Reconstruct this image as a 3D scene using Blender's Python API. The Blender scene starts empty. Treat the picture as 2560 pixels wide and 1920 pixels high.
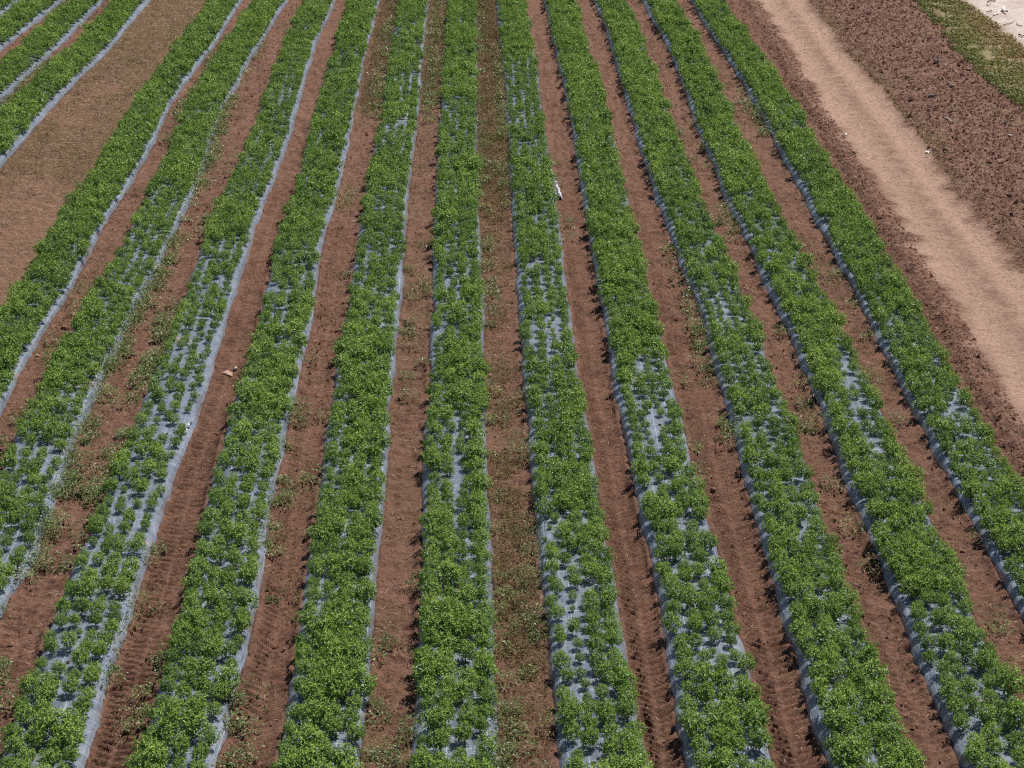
import bpy, math, random
import numpy as np
from mathutils import Vector

R = np.random.default_rng(7)
random.seed(7)
C = bpy.data.collections.new("field"); bpy.context.scene.collection.children.link(C)

# ------------------------------------------------------------------ camera survey
H = 14.44; PITCH = math.radians(20.83); YAW = math.radians(1.117); F = 5177.0
FW = np.array([math.sin(YAW)*math.cos(PITCH), math.cos(YAW)*math.cos(PITCH), -math.sin(PITCH)])
RT = np.array([math.cos(YAW), -math.sin(YAW), 0.0]); UP = np.cross(RT, FW)

def at(u, v, z=0.0):
    """survey point of the photograph -> point of the field at height z"""
    d = RT*(u-1280) - UP*(v-960) + FW*F
    s = (z-H)/d[2]
    return np.array([d[0]*s, d[1]*s, z])

def proj(P):
    P = np.asarray(P, float); q = P - np.array([0, 0, H])
    x = q@RT; y = q@UP; w = q@FW
    return 1280 + F*x/w, 960 - F*y/w, F/w

# ------------------------------------------------------------------ noise
def _hash(ix, iy, seed):
    h = (ix.astype(np.int64)*374761393 + iy.astype(np.int64)*668265263 + seed*1442695041) & 0x7fffffff
    h = ((h ^ (h >> 13))*1274126177) & 0x7fffffff
    return ((h ^ (h >> 16)) & 0xffff)/65535.0

def vnoise(x, y, seed=0):
    x = np.asarray(x, float); y = np.asarray(y, float)
    ix = np.floor(x); iy = np.floor(y); fx = x-ix; fy = y-iy
    fx = fx*fx*fx*(fx*(fx*6-15)+10); fy = fy*fy*fy*(fy*(fy*6-15)+10)
    a = _hash(ix, iy, seed); b = _hash(ix+1, iy, seed); c = _hash(ix, iy+1, seed); d = _hash(ix+1, iy+1, seed)
    return (a*(1-fx)+b*fx)*(1-fy) + (c*(1-fx)+d*fx)*fy

def fbm(x, y, seed=0, oct=4):
    s = 0; a = .5; t = 0
    for o in range(oct):
        s = s + a*vnoise(x*2**o+o*17.3, y*2**o-o*9.1, seed+o); t += a; a *= .5
    return s/t

def sstep(a, b, x):
    t = np.clip((x-a)/(b-a), 0, 1); return t*t*(3-2*t)

# ------------------------------------------------------------------ mesh helpers
def mesh_np(name, V, Q, mats, attrs=None, smooth=False):
    V = np.ascontiguousarray(V, np.float32); Q = np.ascontiguousarray(Q, np.int32); k = Q.shape[1]
    me = bpy.data.meshes.new(name)
    me.vertices.add(len(V)); me.vertices.foreach_set('co', V.ravel())
    me.loops.add(Q.size); me.loops.foreach_set('vertex_index', Q.ravel())
    me.polygons.add(len(Q)); me.polygons.foreach_set('loop_start', np.arange(0, Q.size, k, dtype=np.int32))
    me.update(calc_edges=True)
    me.polygons.foreach_set('use_smooth', np.full(len(Q), smooth))
    for m in mats if isinstance(mats, (list, tuple)) else [mats]: me.materials.append(m)
    for nm, (dom, ty, arr) in (attrs or {}).items():
        a = me.attributes.new(nm, ty, dom)
        a.data.foreach_set('value' if ty == 'FLOAT' else ('color' if ty == 'FLOAT_COLOR' else 'vector'), np.ascontiguousarray(arr, np.float32).ravel())
    me.validate()
    return me

def link(name, me, parent=None, **props):
    o = bpy.data.objects.new(name, me); C.objects.link(o)
    if parent is not None: o.parent = parent
    for k, v in props.items(): o[k] = v
    return o

def empty(name, loc, **props):
    o = link(name, None, **props); o.location = loc; o.empty_display_size = .1
    return o

# ------------------------------------------------------------------ material helpers
class NT:
    def __init__(s, name):
        s.m = bpy.data.materials.new(name); s.m.use_nodes = True; s.t = s.m.node_tree; s.t.nodes.clear()
        s.out = s.n('ShaderNodeOutputMaterial')
    def n(s, ty, ins=None, **kw):
        nd = s.t.nodes.new(ty)
        for k, v in kw.items(): setattr(nd, k, v)
        for k, v in (ins or {}).items(): s.set(nd.inputs[k], v)
        return nd
    def set(s, sock, v):
        if isinstance(v, bpy.types.NodeSocket): s.t.links.new(v, sock)
        elif isinstance(v, bpy.types.Node): s.t.links.new(v.outputs[0], sock)
        else: sock.default_value = v
    def mix(s, f, a, b, bt='MIX'):
        nd = s.n('ShaderNodeMix', data_type='RGBA', blend_type=bt)
        s.set(nd.inputs[0], f); s.set(nd.inputs[6], rgba(a)); s.set(nd.inputs[7], rgba(b)); return nd.outputs[2]
    def math(s, op, a, b=0.0, clamp=False):
        nd = s.n('ShaderNodeMath', operation=op, use_clamp=clamp); s.set(nd.inputs[0], a); s.set(nd.inputs[1], b); return nd.outputs[0]
    def noise(s, vec, scale, detail=4, rough=.6):
        nd = s.n('ShaderNodeTexNoise', {'Scale': scale, 'Detail': detail, 'Roughness': rough}); s.set(nd.inputs['Vector'], vec); return nd.outputs[0]
    def ramp(s, f, a, b, lo=0., hi=1.):
        nd = s.n('ShaderNodeMapRange', {0: f, 1: a, 2: b, 3: lo, 4: hi}); nd.interpolation_type = 'SMOOTHSTEP'; return nd.outputs[0]
    def attr(s, nm, i=2):
        return s.n('ShaderNodeAttribute', attribute_name=nm).outputs[i]
    def pos(s, sc=(1, 1, 1)):
        g = s.n('ShaderNodeTexCoord').outputs['Object']
        if sc == (1, 1, 1): return g
        return s.n('ShaderNodeMapping', {'Vector': g, 'Scale': sc}).outputs[0]
    def pbr(s, col, rough=.8, spec=.3, bump=None, bstr=.5, bdist=.02, **kw):
        b = s.n('ShaderNodeBsdfPrincipled')
        s.set(b.inputs['Base Color'], rgba(col)); s.set(b.inputs['Roughness'], rough); s.set(b.inputs['Specular IOR Level'], spec)
        for k, v in kw.items(): s.set(b.inputs[k], v)
        if bump is not None:
            bp = s.n('ShaderNodeBump', {'Strength': bstr, 'Distance': bdist, 'Height': bump}); s.set(b.inputs['Normal'], bp.outputs[0])
        return b
    def done(s, sh):
        s.set(s.out.inputs[0], sh if isinstance(sh, bpy.types.NodeSocket) else sh.outputs[0]); return s.m

def rgba(c): return (*c, 1.0) if isinstance(c, (tuple, list)) and len(c) == 3 else c

def leaf_mat(name, c_dark, c_mid, c_light, rough=.42, spec=.5, trans=.25):
    t = NT(name)
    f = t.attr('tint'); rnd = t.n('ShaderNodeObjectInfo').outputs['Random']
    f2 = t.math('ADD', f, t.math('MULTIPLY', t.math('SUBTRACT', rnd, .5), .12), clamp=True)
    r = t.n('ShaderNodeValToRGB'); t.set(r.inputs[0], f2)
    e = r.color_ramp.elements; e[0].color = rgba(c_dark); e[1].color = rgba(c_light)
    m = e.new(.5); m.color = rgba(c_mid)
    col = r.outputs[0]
    b = t.pbr(col, rough, spec)
    tr = t.n('ShaderNodeBsdfTranslucent'); t.set(tr.inputs[0], t.mix(1.0, col, (1.6, 1.5, .7), 'MULTIPLY'))
    mx = t.n('ShaderNodeMixShader'); t.set(mx.inputs[0], trans); t.set(mx.inputs[1], b.outputs[0]); t.set(mx.inputs[2], tr.outputs[0])
    return t.done(mx)

M_LEAF = leaf_mat('green_leaf', (.070, .150, .026), (.205, .325, .055), (.380, .480, .130), .50, .35, .10)
M_WEED = leaf_mat('weed_leaf', (.065, .105, .036), (.135, .185, .066), (.290, .320, .140), .45, .45)
M_DRYW = leaf_mat('dry_weed', (.050, .028, .016), (.125, .088, .036), (.330, .275, .105), .7, .2, .1)
M_GRASS = leaf_mat('grass_blade', (.130, .160, .048), (.215, .205, .080), (.310, .235, .120), .65, .2, .15)
M_STRAW = leaf_mat('straw', (.17, .095, .060), (.31, .20, .135), (.50, .39, .29), .8, .15, .0)

def stem_mat():
    t = NT('green_stem'); n = t.noise(t.pos(), 30)
    return t.done(t.pbr(t.mix(n, (.07, .10, .035), (.13, .11, .05)), .7))
M_STEM = stem_mat()

# ------------------------------------------------------------------ beds: survey of sheet edges at soil level (px)
BEDS = [
 ('R', [(60, 0), (0, 46)]),
 ('R', [(165, 0), (85, 65), (0, 132)]),
 ('R', [(266, 0), (143, 126), (70, 194), (0, 262)]),
 ('R', [(371, 7), (278, 122), (169, 230), (87, 321), (0, 427)]),
 ('R', [(608, 0), (547, 104), (495, 174), (434, 260), (382, 369), (334, 460), (269, 555), (225, 645), (174, 743), (117, 830), (69, 904), (30, 990), (0, 1056)]),
 ('R', [(725, 0), (677, 74), (625, 160), (553, 290), (514, 420), (474, 521), (434, 603), (391, 691), (338, 787), (304, 860), (262, 960), (187, 1121), (147, 1242), (91, 1408), (48, 1478), (17, 1521)]),
 ('R', [(842, 0), (794, 113), (768, 191), (729, 347), (681, 469), (642, 564), (612, 678), (590, 743), (564, 826), (538, 921), (508, 1012), (477, 1108), (438, 1208), (370, 1420), (282, 1699), (260, 1760), (240, 1840), (221, 1912)]),
 ('R', [(950, 0), (904, 195), (878, 339), (852, 473), (820, 573), (799, 669), (786, 795), (755, 926), (738, 1012), (712, 1134), (699, 1199), (673, 1316), (651, 1504), (634, 1591), (599, 1725), (569, 1842), (543, 1903)]),
 ('R', [(1071, 22), (1060, 143), (1050, 286), (1037, 391), (1021, 521), (1013, 651), (1004, 787), (987, 904), (978, 999), (976, 1069), (971, 1186), (963, 1287), (948, 1439), (932, 1634), (922, 1764), (905, 1916)]),
 ('R', [(1194, 0), (1195, 174), (1195, 260), (1198, 477), (1205, 651), (1212, 774), (1215, 904), (1217, 1012), (1222, 1186), (1229, 1330), (1234, 1439), (1239, 1634), (1246, 1912)]),
 ('L', [(1236, 0), (1251, 143), (1258, 204), (1272, 470), (1290, 721), (1297, 860), (1303, 969), (1316, 1060), (1327, 1200), (1338, 1343), (1352, 1482), (1364, 1612), (1377, 1721), (1397, 1894)]),
 ('L', [(1358, 0), (1382, 117), (1408, 221), (1427, 312), (1440, 412), (1460, 521), (1475, 621), (1492, 735), (1512, 843), (1533, 973), (1555, 1090), (1577, 1216), (1600, 1308), (1617, 1382), (1635, 1469), (1656, 1590), (1676, 1721), (1689, 1808), (1708, 1912)]),
 ('L', [(1481, 0), (1512, 78), (1538, 174), (1568, 269), (1594, 369), (1616, 434), (1638, 508), (1664, 573), (1685, 635), (1716, 710), (1752, 808), (1774, 904), (1804, 999), (1830, 1090), (1858, 1204), (1884, 1303), (1904, 1387), (1930, 1469), (1951, 1547), (1978, 1621), (1991, 1669), (2017, 1760), (2038, 1829), (2062, 1912)]),
 ('L', [(1602, 0), (1628, 55), (1665, 118), (1688, 178), (1714, 248), (1745, 340), (1774, 404), (1804, 486), (1843, 569), (1870, 620), (1900, 705), (1930, 760), (1960, 830), (2008, 934), (2043, 1025), (2080, 1130), (2106, 1208), (2151, 1312), (2182, 1387), (2221, 1478), (2251, 1556), (2277, 1647), (2312, 1712), (2338, 1769), (2377, 1864), (2395, 1912)]),
 ('L', [(1724, 0), (1748, 52), (1791, 117), (1826, 165), (1860, 226), (1891, 282), (1921, 330), (1945, 391), (1978, 445), (2017, 521), (2051, 582), (2084, 650), (2117, 712), (2130, 739), (2178, 830), (2226, 930), (2269, 1017), (2304, 1078), (2338, 1155), (2374, 1212), (2417, 1298), (2447, 1343), (2477, 1408), (2512, 1482), (2538, 1534), (2560, 1573)]),
]
BW = 1.17
YS = np.arange(15.0, 112.0, .1)
class Bed: pass
beds = []
for i, (side, pts) in enumerate(BEDS):
    G = np.array([at(*p) for p in pts]); G = G[np.argsort(G[:, 1])]
    e = np.interp(YS, G[:, 1], G[:, 0])
    # a row keeps the mean heading of its surveyed stretch beyond that stretch
    if len(G) > 2:
        sl = np.polyfit(G[:, 1], G[:, 0], 1)[0]*.6
        e = e + np.where(YS < G[0, 1], (YS-G[0, 1])*sl, 0) + np.where(YS > G[-1, 1], (YS-G[-1, 1])*sl, 0)
    k = np.ones(9)/9; e = np.convolve(np.pad(e, 4, 'edge'), k, 'valid')
    w = BW + (fbm(YS*.35, YS*0+i*3.1, 50+i, 3)-.5)*.12
    wob = (fbm(YS*.7, YS*0+i*5.7, 80+i, 3)-.5)*.06
    b = Bed(); b.i = i
    b.l = e+wob if side == 'L' else e-w
    b.r = e+w if side == 'L' else e+wob
    b.c = (b.l+b.r)/2
    beds.append(b)
def bl(i, Y): return np.interp(Y, YS, beds[i].l)
def br(i, Y): return np.interp(Y, YS, beds[i].r)
def bc(i, Y): return np.interp(Y, YS, beds[i].c)
NB = len(beds)

# ------------------------------------------------------------------ track / verge / road lines (px -> ground)
def line(pts):
    G = np.array([at(*p) for p in pts]); G = G[np.argsort(G[:, 1])]
    s0 = (G[1, 0]-G[0, 0])/(G[1, 1]-G[0, 1])*.5; s1 = (G[-1, 0]-G[-2, 0])/(G[-1, 1]-G[-2, 1])
    def f(Y):
        Y = np.asarray(Y, float)
        return np.interp(Y, G[:, 1], G[:, 0]) + np.where(Y < G[0, 1], (Y-G[0, 1])*s0, 0) + np.where(Y > G[-1, 1], (Y-G[-1, 1])*s1*.5, 0)
    return f
trkL = line([(1895, 0), (1969, 108), (2017, 195), (2056, 260), (2103, 322), (2156, 412), (2221, 505), (2284, 608), (2354, 717), (2420, 817), (2490, 947), (2560, 1056)])
trkR = line([(2017, 0), (2077, 78), (2112, 130), (2151, 174), (2208, 230), (2260, 300), (2312, 365), (2364, 443), (2412, 512), (2459, 560), (2520, 629), (2560, 677)])
grsL = line([(2290, 0), (2364, 78), (2412, 134), (2468, 191), (2516, 234), (2560, 269)])
grsR = line([(2394, 0), (2451, 43), (2507, 87), (2560, 135)])

# ------------------------------------------------------------------ ground sheet
LUG = {6: 1.0, 7: .7, 10: 1.0, 11: .9, 12: .55, 2: .8, 3: .0, 1: .8, 13: .35, 8: .2, 4: .15, 5: .45}
def ground_z(X, Y, full=True):
    X = np.asarray(X, float); Y = np.asarray(Y, float)
    z = (fbm(X*1.3, Y*1.3, 3, 3)-.5)*.05 + (fbm(X*6, Y*6, 4, 3)-.5)*.085 + (fbm(X*14, Y*14, 6, 2)-.5)*.05
    lugm = np.zeros_like(z)
    sh0 = z.shape; z = z.ravel().copy(); lugm = lugm.ravel(); Xf = X.ravel(); Yf = Y.ravel()
    for i in range(NB-1):
        if i == 3: continue
        a = br(i, Yf); b = bl(i+1, Yf)
        J = np.nonzero((Xf > a-.05) & (Xf < b+.05))[0]
        if not len(J): continue
        x = Xf[J]; y = Yf[J]; a = a[J]; b = b[J]
        wd = np.maximum(b-a, .2); q = (x-a)/wd; xc = (a+b)/2
        amp = LUG.get(i, .3)
        n = fbm(x*.9, y*.5, 20+i, 3)
        m = np.clip(amp*sstep(.25, .55, n+amp*.25), 0, 1)*sstep(.0, .14, q)*sstep(1., .86, q)
        skew = .2 if i in (6, 4, 5) else np.where(x > xc, .65, .9)
        side = np.where(x > xc, .5, 0.)
        ph = (y - np.abs(x-xc)*skew)/.165 + side + (fbm(x*2, y*2, 33, 2)-.5)*.9
        f = ph-np.floor(ph)
        lug = (np.where(f < .34, f/.34, (1-f)/.66) - .5)*.115
        cen = sstep(.02, .07, np.abs(x-xc))
        zz = z[J]*(1-.55*m) + lug*m*(.35+.65*cen) - .035*m
        bank = sstep(.15, .0, np.minimum(x-a, b-x))*((fbm(x*3, y*2.2, 60+i, 3)-.28)*.11 + np.maximum(fbm(x*1.1, y*.8, 62+i, 3)-.52, 0)*.2)*(1-.4*m)
        z[J] = zz + bank
        lugm[J] = np.maximum(lugm[J], m)
    z = z.reshape(sh0); lugm = lugm.reshape(sh0)
    tl = trkL(Y); tr = trkR(Y); gl = grsL(Y); gr = grsR(Y)
    side_soil = (X > br(NB-1, Y)) & (X < tl)
    # tilled shoulder and wheel berm next to the track
    d = tl-X
    wheel = np.exp(-((d-.75)/.16)**2); berm = np.exp(-((d-.42)/.14)**2) + .7*np.exp(-((d-1.1)/.16)**2)
    ph = (Y-np.abs(d-.75))/.17; f = ph-np.floor(ph)
    z = z + np.where(side_soil, berm*.09 - wheel*(.05-.04*f) + (fbm(X*5, Y*5, 91, 3)-.5)*.05, 0)
    tk = sstep(-.45, .45, X-tl+(fbm(X*1.3, Y*1.3, 95, 4)-.5)*.9)*sstep(-.45, .35, tr-X+(fbm(X*1.3, Y*1.3, 96, 4)-.5)*.9)
    q = (X-tl)/np.maximum(tr-tl, .3)
    z = z*(1-.72*tk) - tk*(.05*np.exp(-((q-.22)/.14)**2)+.05*np.exp(-((q-.8)/.13)**2)) - .02*tk
    pl = sstep(.05, .5, X-tr)*sstep(-.2, .3, gl-X)
    z = z + pl*(.05 + (fbm(X*2.2, Y*2.2, 44, 4)-.45)*.16 + np.maximum(fbm(X*7, Y*7, 46, 3)-.5, 0)*.18)
    edge = np.exp(-((X-tr-.12)/.12)**2)
    z = z + edge*.06*(X > tr-.3)
    road = sstep(0, .7, X-gr)
    z = z*(1-.8*road) + .05*road
    # under the sheets
    for i in range(NB):
        ins = sstep(-.01, .07, X-bl(i, Y))*sstep(-.01, .07, br(i, Y)-X)
        z = z*(1-ins) - .03*ins
    if not full: return z
    weed = np.zeros_like(z)
    return z, lugm, tk, pl, road, q

def build_ground():
    ys = [17.0]
    while ys[-1] < 104: ys.append(ys[-1] + (max(.026, .026*(ys[-1]/24)**1.15) if ys[-1] < 52 else .026*(ys[-1]/24)**2))
    ys = np.array(ys); nu = 700
    u = np.linspace(-1, 1, nu)
    Yg = np.repeat(ys[:, None], nu, 1); Xg = u[None, :]*(.3*Yg+1.2) + .02*Yg
    res = ground_z(Xg, Yg)
    z, lugm, tk, pl, road, q = res
    fade = sstep(1, .965, np.abs(u))[None, :]*sstep(17, 18, ys)[:, None]*sstep(104, 98, ys)[:, None]
    z = z*fade
    gl = grsL(Yg); gr = grsR(Yg)
    grass = sstep(-.25, .35, Xg-gl + (fbm(Xg*1.5, Yg*1.5, 70, 3)-.5)*1.2)*sstep(-.2, .6, gr-Xg + (fbm(Xg*1.2, Yg*1.2, 71, 3)-.5)*1.6)
    green = sstep(.7, .2, (Xg-gl)/np.maximum(gr-gl, .3)+(fbm(Xg, Yg, 72, 3)-.5)*.5)
    road2 = sstep(-.3, .5, Xg-gr)
    # weedy, dry cover: the wide headland strip on the left and some alleys
    wide = ((Xg > br(3, Yg)+.05) & (Xg < bl(4, Yg)-.05)).astype(float)
    patch = fbm(Xg*.35, Yg*.16, 75, 4)
    weed = wide*sstep(.38, .62, patch)*.9
    for (i, y0, y1, a) in ((7, 0, 330, .8), (8, 0, 260, .9), (9, 0, 480, 1.), (9, 480, 1920, .35), (8, 500, 1920, .3)):
        Ya = at(1150, y1)[1]; Yb = at(1150, y0)[1] + (15 if y0 == 0 else 0)
        m = ((Xg > br(i, Yg)) & (Xg < bl(i+1, Yg)))*sstep(Ya-1.5, Ya+1.5, Yg)*sstep(Yb+1.5, Yb-1.5, Yg)
        weed = np.maximum(weed, m*a*sstep(.3, .6, fbm(Xg*1.1, Yg*.6, 76, 3)))
    mid = np.exp(-((q-.5)/.13)**2)
    A = np.stack([tk, pl, grass, np.ones_like(tk)], -1); B = np.stack([road2, weed, lugm, np.ones_like(tk)], -1)
    Cc = np.stack([wide, mid*tk, green, np.ones_like(tk)], -1)
    # carry the sheet on to the horizon
    xo = [-3500, -600, -120]; xp = [120, 600, 3500]
    def ext(a, left, right):
        return np.concatenate([np.repeat(a[:, :1], 3, 1) if left is None else np.tile(left, (a.shape[0], 1)), a, np.repeat(a[:, -1:], 3, 1) if right is None else np.tile(right, (a.shape[0], 1))], 1)
    Xg = ext(Xg, xo, xp); Yg = ext(Yg, None, None); z = ext(z, [0, 0, 0], [0, 0, 0])
    A = ext(A, None, None); B = ext(B, None, None); Cc = ext(Cc, None, None)
    def extr(a, lo, hi):
        L = [np.repeat(a[:1], 1, 0) if lo is None else np.full_like(a[:1], v) for v in (lo or [0, 0, 0])]
        U = [np.repeat(a[-1:], 1, 0) if hi is None else np.full_like(a[-1:], v) for v in (hi or [0, 0, 0])]
        return np.concatenate(L+[a]+U, 0)
    Xg = extr(Xg, None, None); Yg = extr(Yg, [-3500, -400, -20], [140, 500, 3500]); z = extr(z, None, None)
    A = extr(A, None, None); B = extr(B, None, None); Cc = extr(Cc, None, None)
    nr, nc = Xg.shape
    V = np.stack([Xg, Yg, z], -1).reshape(-1, 3)
    idx = np.arange(nr*nc).reshape(nr, nc)
    Q = np.stack([idx[:-1, :-1], idx[:-1, 1:], idx[1:, 1:], idx[1:, :-1]], -1).reshape(-1, 4)
    # material
    t = NT('red_soil'); p = t.pos()
    a = t.n('ShaderNodeSeparateColor'); t.set(a.inputs[0], t.n('ShaderNodeAttribute', attribute_name='zone_a').outputs[0])
    b = t.n('ShaderNodeSeparateColor'); t.set(b.inputs[0], t.n('ShaderNodeAttribute', attribute_name='zone_b').outputs[0])
    c = t.n('ShaderNodeSeparateColor'); t.set(c.inputs[0], t.n('ShaderNodeAttribute', attribute_name='zone_c').outputs[0])
    track, plough, grass_, = a.outputs[0], a.outputs[1], a.outputs[2]
    road_, weed_, lug_ = b.outputs[0], b.outputs[1], b.outputs[2]
    wide_, mid_, green_ = c.outputs[0], c.outputs[1], c.outputs[2]
    n_big = t.noise(p, .7, 5); n_mid = t.noise(p, 5, 6, .65); n_fine = t.noise(p, 28, 5, .7); n_vf = t.noise(p, 90, 3, .7)
    soil = t.mix(t.ramp(n_mid, .3, .7), (.065, .030, .020), (.195, .100, .070))
    soil = t.mix(t.ramp(n_big, .35, .7, 0, .5), soil, (.245, .128, .090))
    soil = t.mix(t.ramp(n_fine, .42, .72, 0, .6), soil, (.26, .14, .095))
    soil = t.mix(t.ramp(n_vf, .5, .75, 0, .3), soil, (.36, .25, .19))
    # fibrous fragments lying on the soil
    st1 = t.noise(t.n('ShaderNodeMapping', {'Vector': p, 'Rotation': (0, 0, .5), 'Scale': (9, 70, 9)}).outputs[0], 1.0, 3, .7)
    st2 = t.noise(t.n('ShaderNodeMapping', {'Vector': p, 'Rotation': (0, 0, -.9), 'Scale': (9, 70, 9)}).outputs[0], 1.0, 3, .7)
    fib = t.math('MAXIMUM', t.ramp(st1, .56, .7), t.ramp(st2, .57, .7))
    soil = t.mix(t.math('MULTIPLY', fib, .32), soil, (.40, .28, .20))
    drk = t.math('MAXIMUM', t.ramp(t.noise(p, 16, 4, .7), .55, .72), t.ramp(st2, .36, .25))
    soil = t.mix(t.math('MULTIPLY', drk, .60), soil, (.050, .024, .015))
    soil = t.mix(t.math('MULTIPLY', t.ramp(t.noise(p, 2.6, 6, .7), .50, .64), .55), soil, (.075, .034, .022))
    pale = t.mix(t.ramp(n_fine, .3, .7), (.31, .180, .130), (.50, .345, .262))
    pale = t.mix(t.math('MULTIPLY', fib, .5), pale, (.72, .56, .43))
    pale = t.mix(t.math('MULTIPLY', t.ramp(n_mid, .35, .65), .30), pale, (.30, .165, .115))
    pale = t.mix(t.math('MULTIPLY', mid_, t.ramp(t.noise(p, 1.6, 5), .35, .6, .2, .75)), pale, (.205, .125, .085))
    tf = t.math('MULTIPLY', track, t.ramp(t.math('ADD', n_mid, t.math('MULTIPLY', track, .55)), .55, .85))
    col = t.mix(tf, soil, pale)
    pc = t.mix(t.ramp(n_mid, .35, .65), (.115, .058, .043), (.265, .150, .112)); pc = t.mix(t.ramp(n_fine, .45, .7, 0, .6), pc, (.30, .19, .145)); pc = t.mix(t.ramp(t.noise(p, 11, 4, .75), .52, .64, 0, .35), pc, (.080, .044, .034))
    pc = t.mix(t.ramp(t.noise(p, .55, 5), .52, .72, 0, .5), pc, (.21, .165, .085))
    col = t.mix(plough, col, pc)
    wd = t.mix(t.ramp(n_fine, .3, .7), (.070, .048, .024), (.190, .130, .070))
    col = t.mix(t.math('MULTIPLY', wide_, .5), col, (.235, .145, .090))
    col = t.mix(t.math('MULTIPLY', weed_, t.ramp(t.noise(p, 9, 5, .7), .32, .58, .15, .9)), col, wd)
    gc = t.mix(green_, (.290, .215, .120), (.215, .215, .085)); gc = t.mix(t.ramp(n_fine, .35, .7, 0, .6), gc, (.34, .25, .17))
    col = t.mix(grass_, col, gc)
    rc = t.mix(t.ramp(n_big, .3, .7), (.46, .37, .31), (.66, .58, .52)); rc = t.mix(t.ramp(n_fine, .5, .75, 0, .5), rc, (.32, .22, .17))
    col = t.mix(t.math('MULTIPLY', road_, t.math('SUBTRACT', 1., grass_)), col, rc)
    hgt = t.math('ADD', t.math('MULTIPLY', n_mid, .5), t.math('ADD', t.math('MULTIPLY', n_fine, .35), t.math('MULTIPLY', n_vf, .12)))
    hgt = t.math('ADD', hgt, t.math('MULTIPLY', fib, .08))
    sh = t.pbr(col, .95, .15, hgt, 1.0, .11)
    mat = t.done(sh)
    me = mesh_np('ground', V, Q, mat, {'zone_a': ('POINT', 'FLOAT_COLOR', A.reshape(-1, 4)), 'zone_b': ('POINT', 'FLOAT_COLOR', B.reshape(-1, 4)), 'zone_c': ('POINT', 'FLOAT_COLOR', Cc.reshape(-1, 4))}, True)
    link('ground', me, kind='structure')
build_ground()

# ------------------------------------------------------------------ mulch sheets
def sheet_mat():
    t = NT('woven_mulch_sheet'); p = t.pos()
    uv = t.n('ShaderNodeSeparateXYZ'); t.set(uv.inputs[0], t.n('ShaderNodeAttribute', attribute_name='weave').outputs[1])
    u, v = uv.outputs[0], uv.outputs[1]
    def lines(x, step, w):
        m = t.math('ABSOLUTE', t.math('SUBTRACT', t.math('FRACT', t.math('DIVIDE', x, step)), .5))
        return t.ramp(m, w/step, w/step*.4, 0, 1)
    g = t.math('MAXIMUM', lines(u, .27, .008), t.math('MULTIPLY', lines(v, .27, .009), .8))
    n1 = t.noise(p, 3, 5); n2 = t.noise(t.n('ShaderNodeMapping', {'Vector': p, 'Scale': (30, 4, 8)}).outputs[0], 1, 4, .6)
    base = t.mix(t.ramp(n1, .3, .7), (.098, .120, .158), (.142, .168, .212))
    base = t.mix(t.math('MULTIPLY', t.ramp(n2, .4, .7), .3), base, (.20, .228, .275))
    base = t.mix(t.math('MULTIPLY', g, .55), base, (.34, .46, .50))
    dirt = t.ramp(t.noise(p, 1.1, 6, .65), .60, .70)
    base = t.mix(t.math('MULTIPLY', dirt, .55), base, (.34, .24, .19))
    side = uv.outputs[2]
    dn = t.math('MULTIPLY', side, t.ramp(t.noise(p, 7, 5, .7), .42, .66))
    base = t.mix(t.math('MULTIPLY', dn, .45), base, (.22, .14, .11))
    wr = t.noise(t.n('ShaderNodeMapping', {'Vector': p, 'Scale': (9, 2.2, 5)}).outputs[0], 1, 4, .55)
    h = t.math('ADD', t.math('MULTIPLY', wr, 1.0), t.math('MULTIPLY', n2, .12))
    rough = t.ramp(n1, .3, .7, .30, .44)
    return t.done(t.pbr(base, rough, .75, h, .8, .06))
M_SHEET = sheet_mat()
def hole_mat():  # soil colour darkened to stand in for shade inside a hole
    t = NT('hole_shaded_soil'); return t.done(t.pbr(t.mix(t.noise(t.pos(), 40), (.018, .010, .008), (.05, .026, .02)), 1.0, .05))
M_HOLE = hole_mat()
def film_mat():
    t = NT('pale_film'); n = t.noise(t.pos(), 14, 4)
    return t.done(t.pbr(t.mix(n, (.36, .38, .41), (.56, .58, .60)), .4, .5, n, .6, .03))
M_FILM = film_mat()

BH = .155
PROF_S = np.array([-1.0, -.985, -.95, -.91, -.86, -.80, -.72, -.60, -.42, -.21, 0, .21, .42, .60, .72, .80, .86, .91, .95, .985, 1.0])
PROF_Z = np.array([-.05, -.005, .038, .075, .105, .128, .143, .152, .157, .160, .161, .160, .157, .152, .143, .128, .105, .075, .038, -.005, -.05])
def bed_top(i, X, Y):
    s = (X-bc(i, Y))/((br(i, Y)-bl(i, Y))/2)
    return np.interp(s, PROF_S, PROF_Z)

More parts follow.
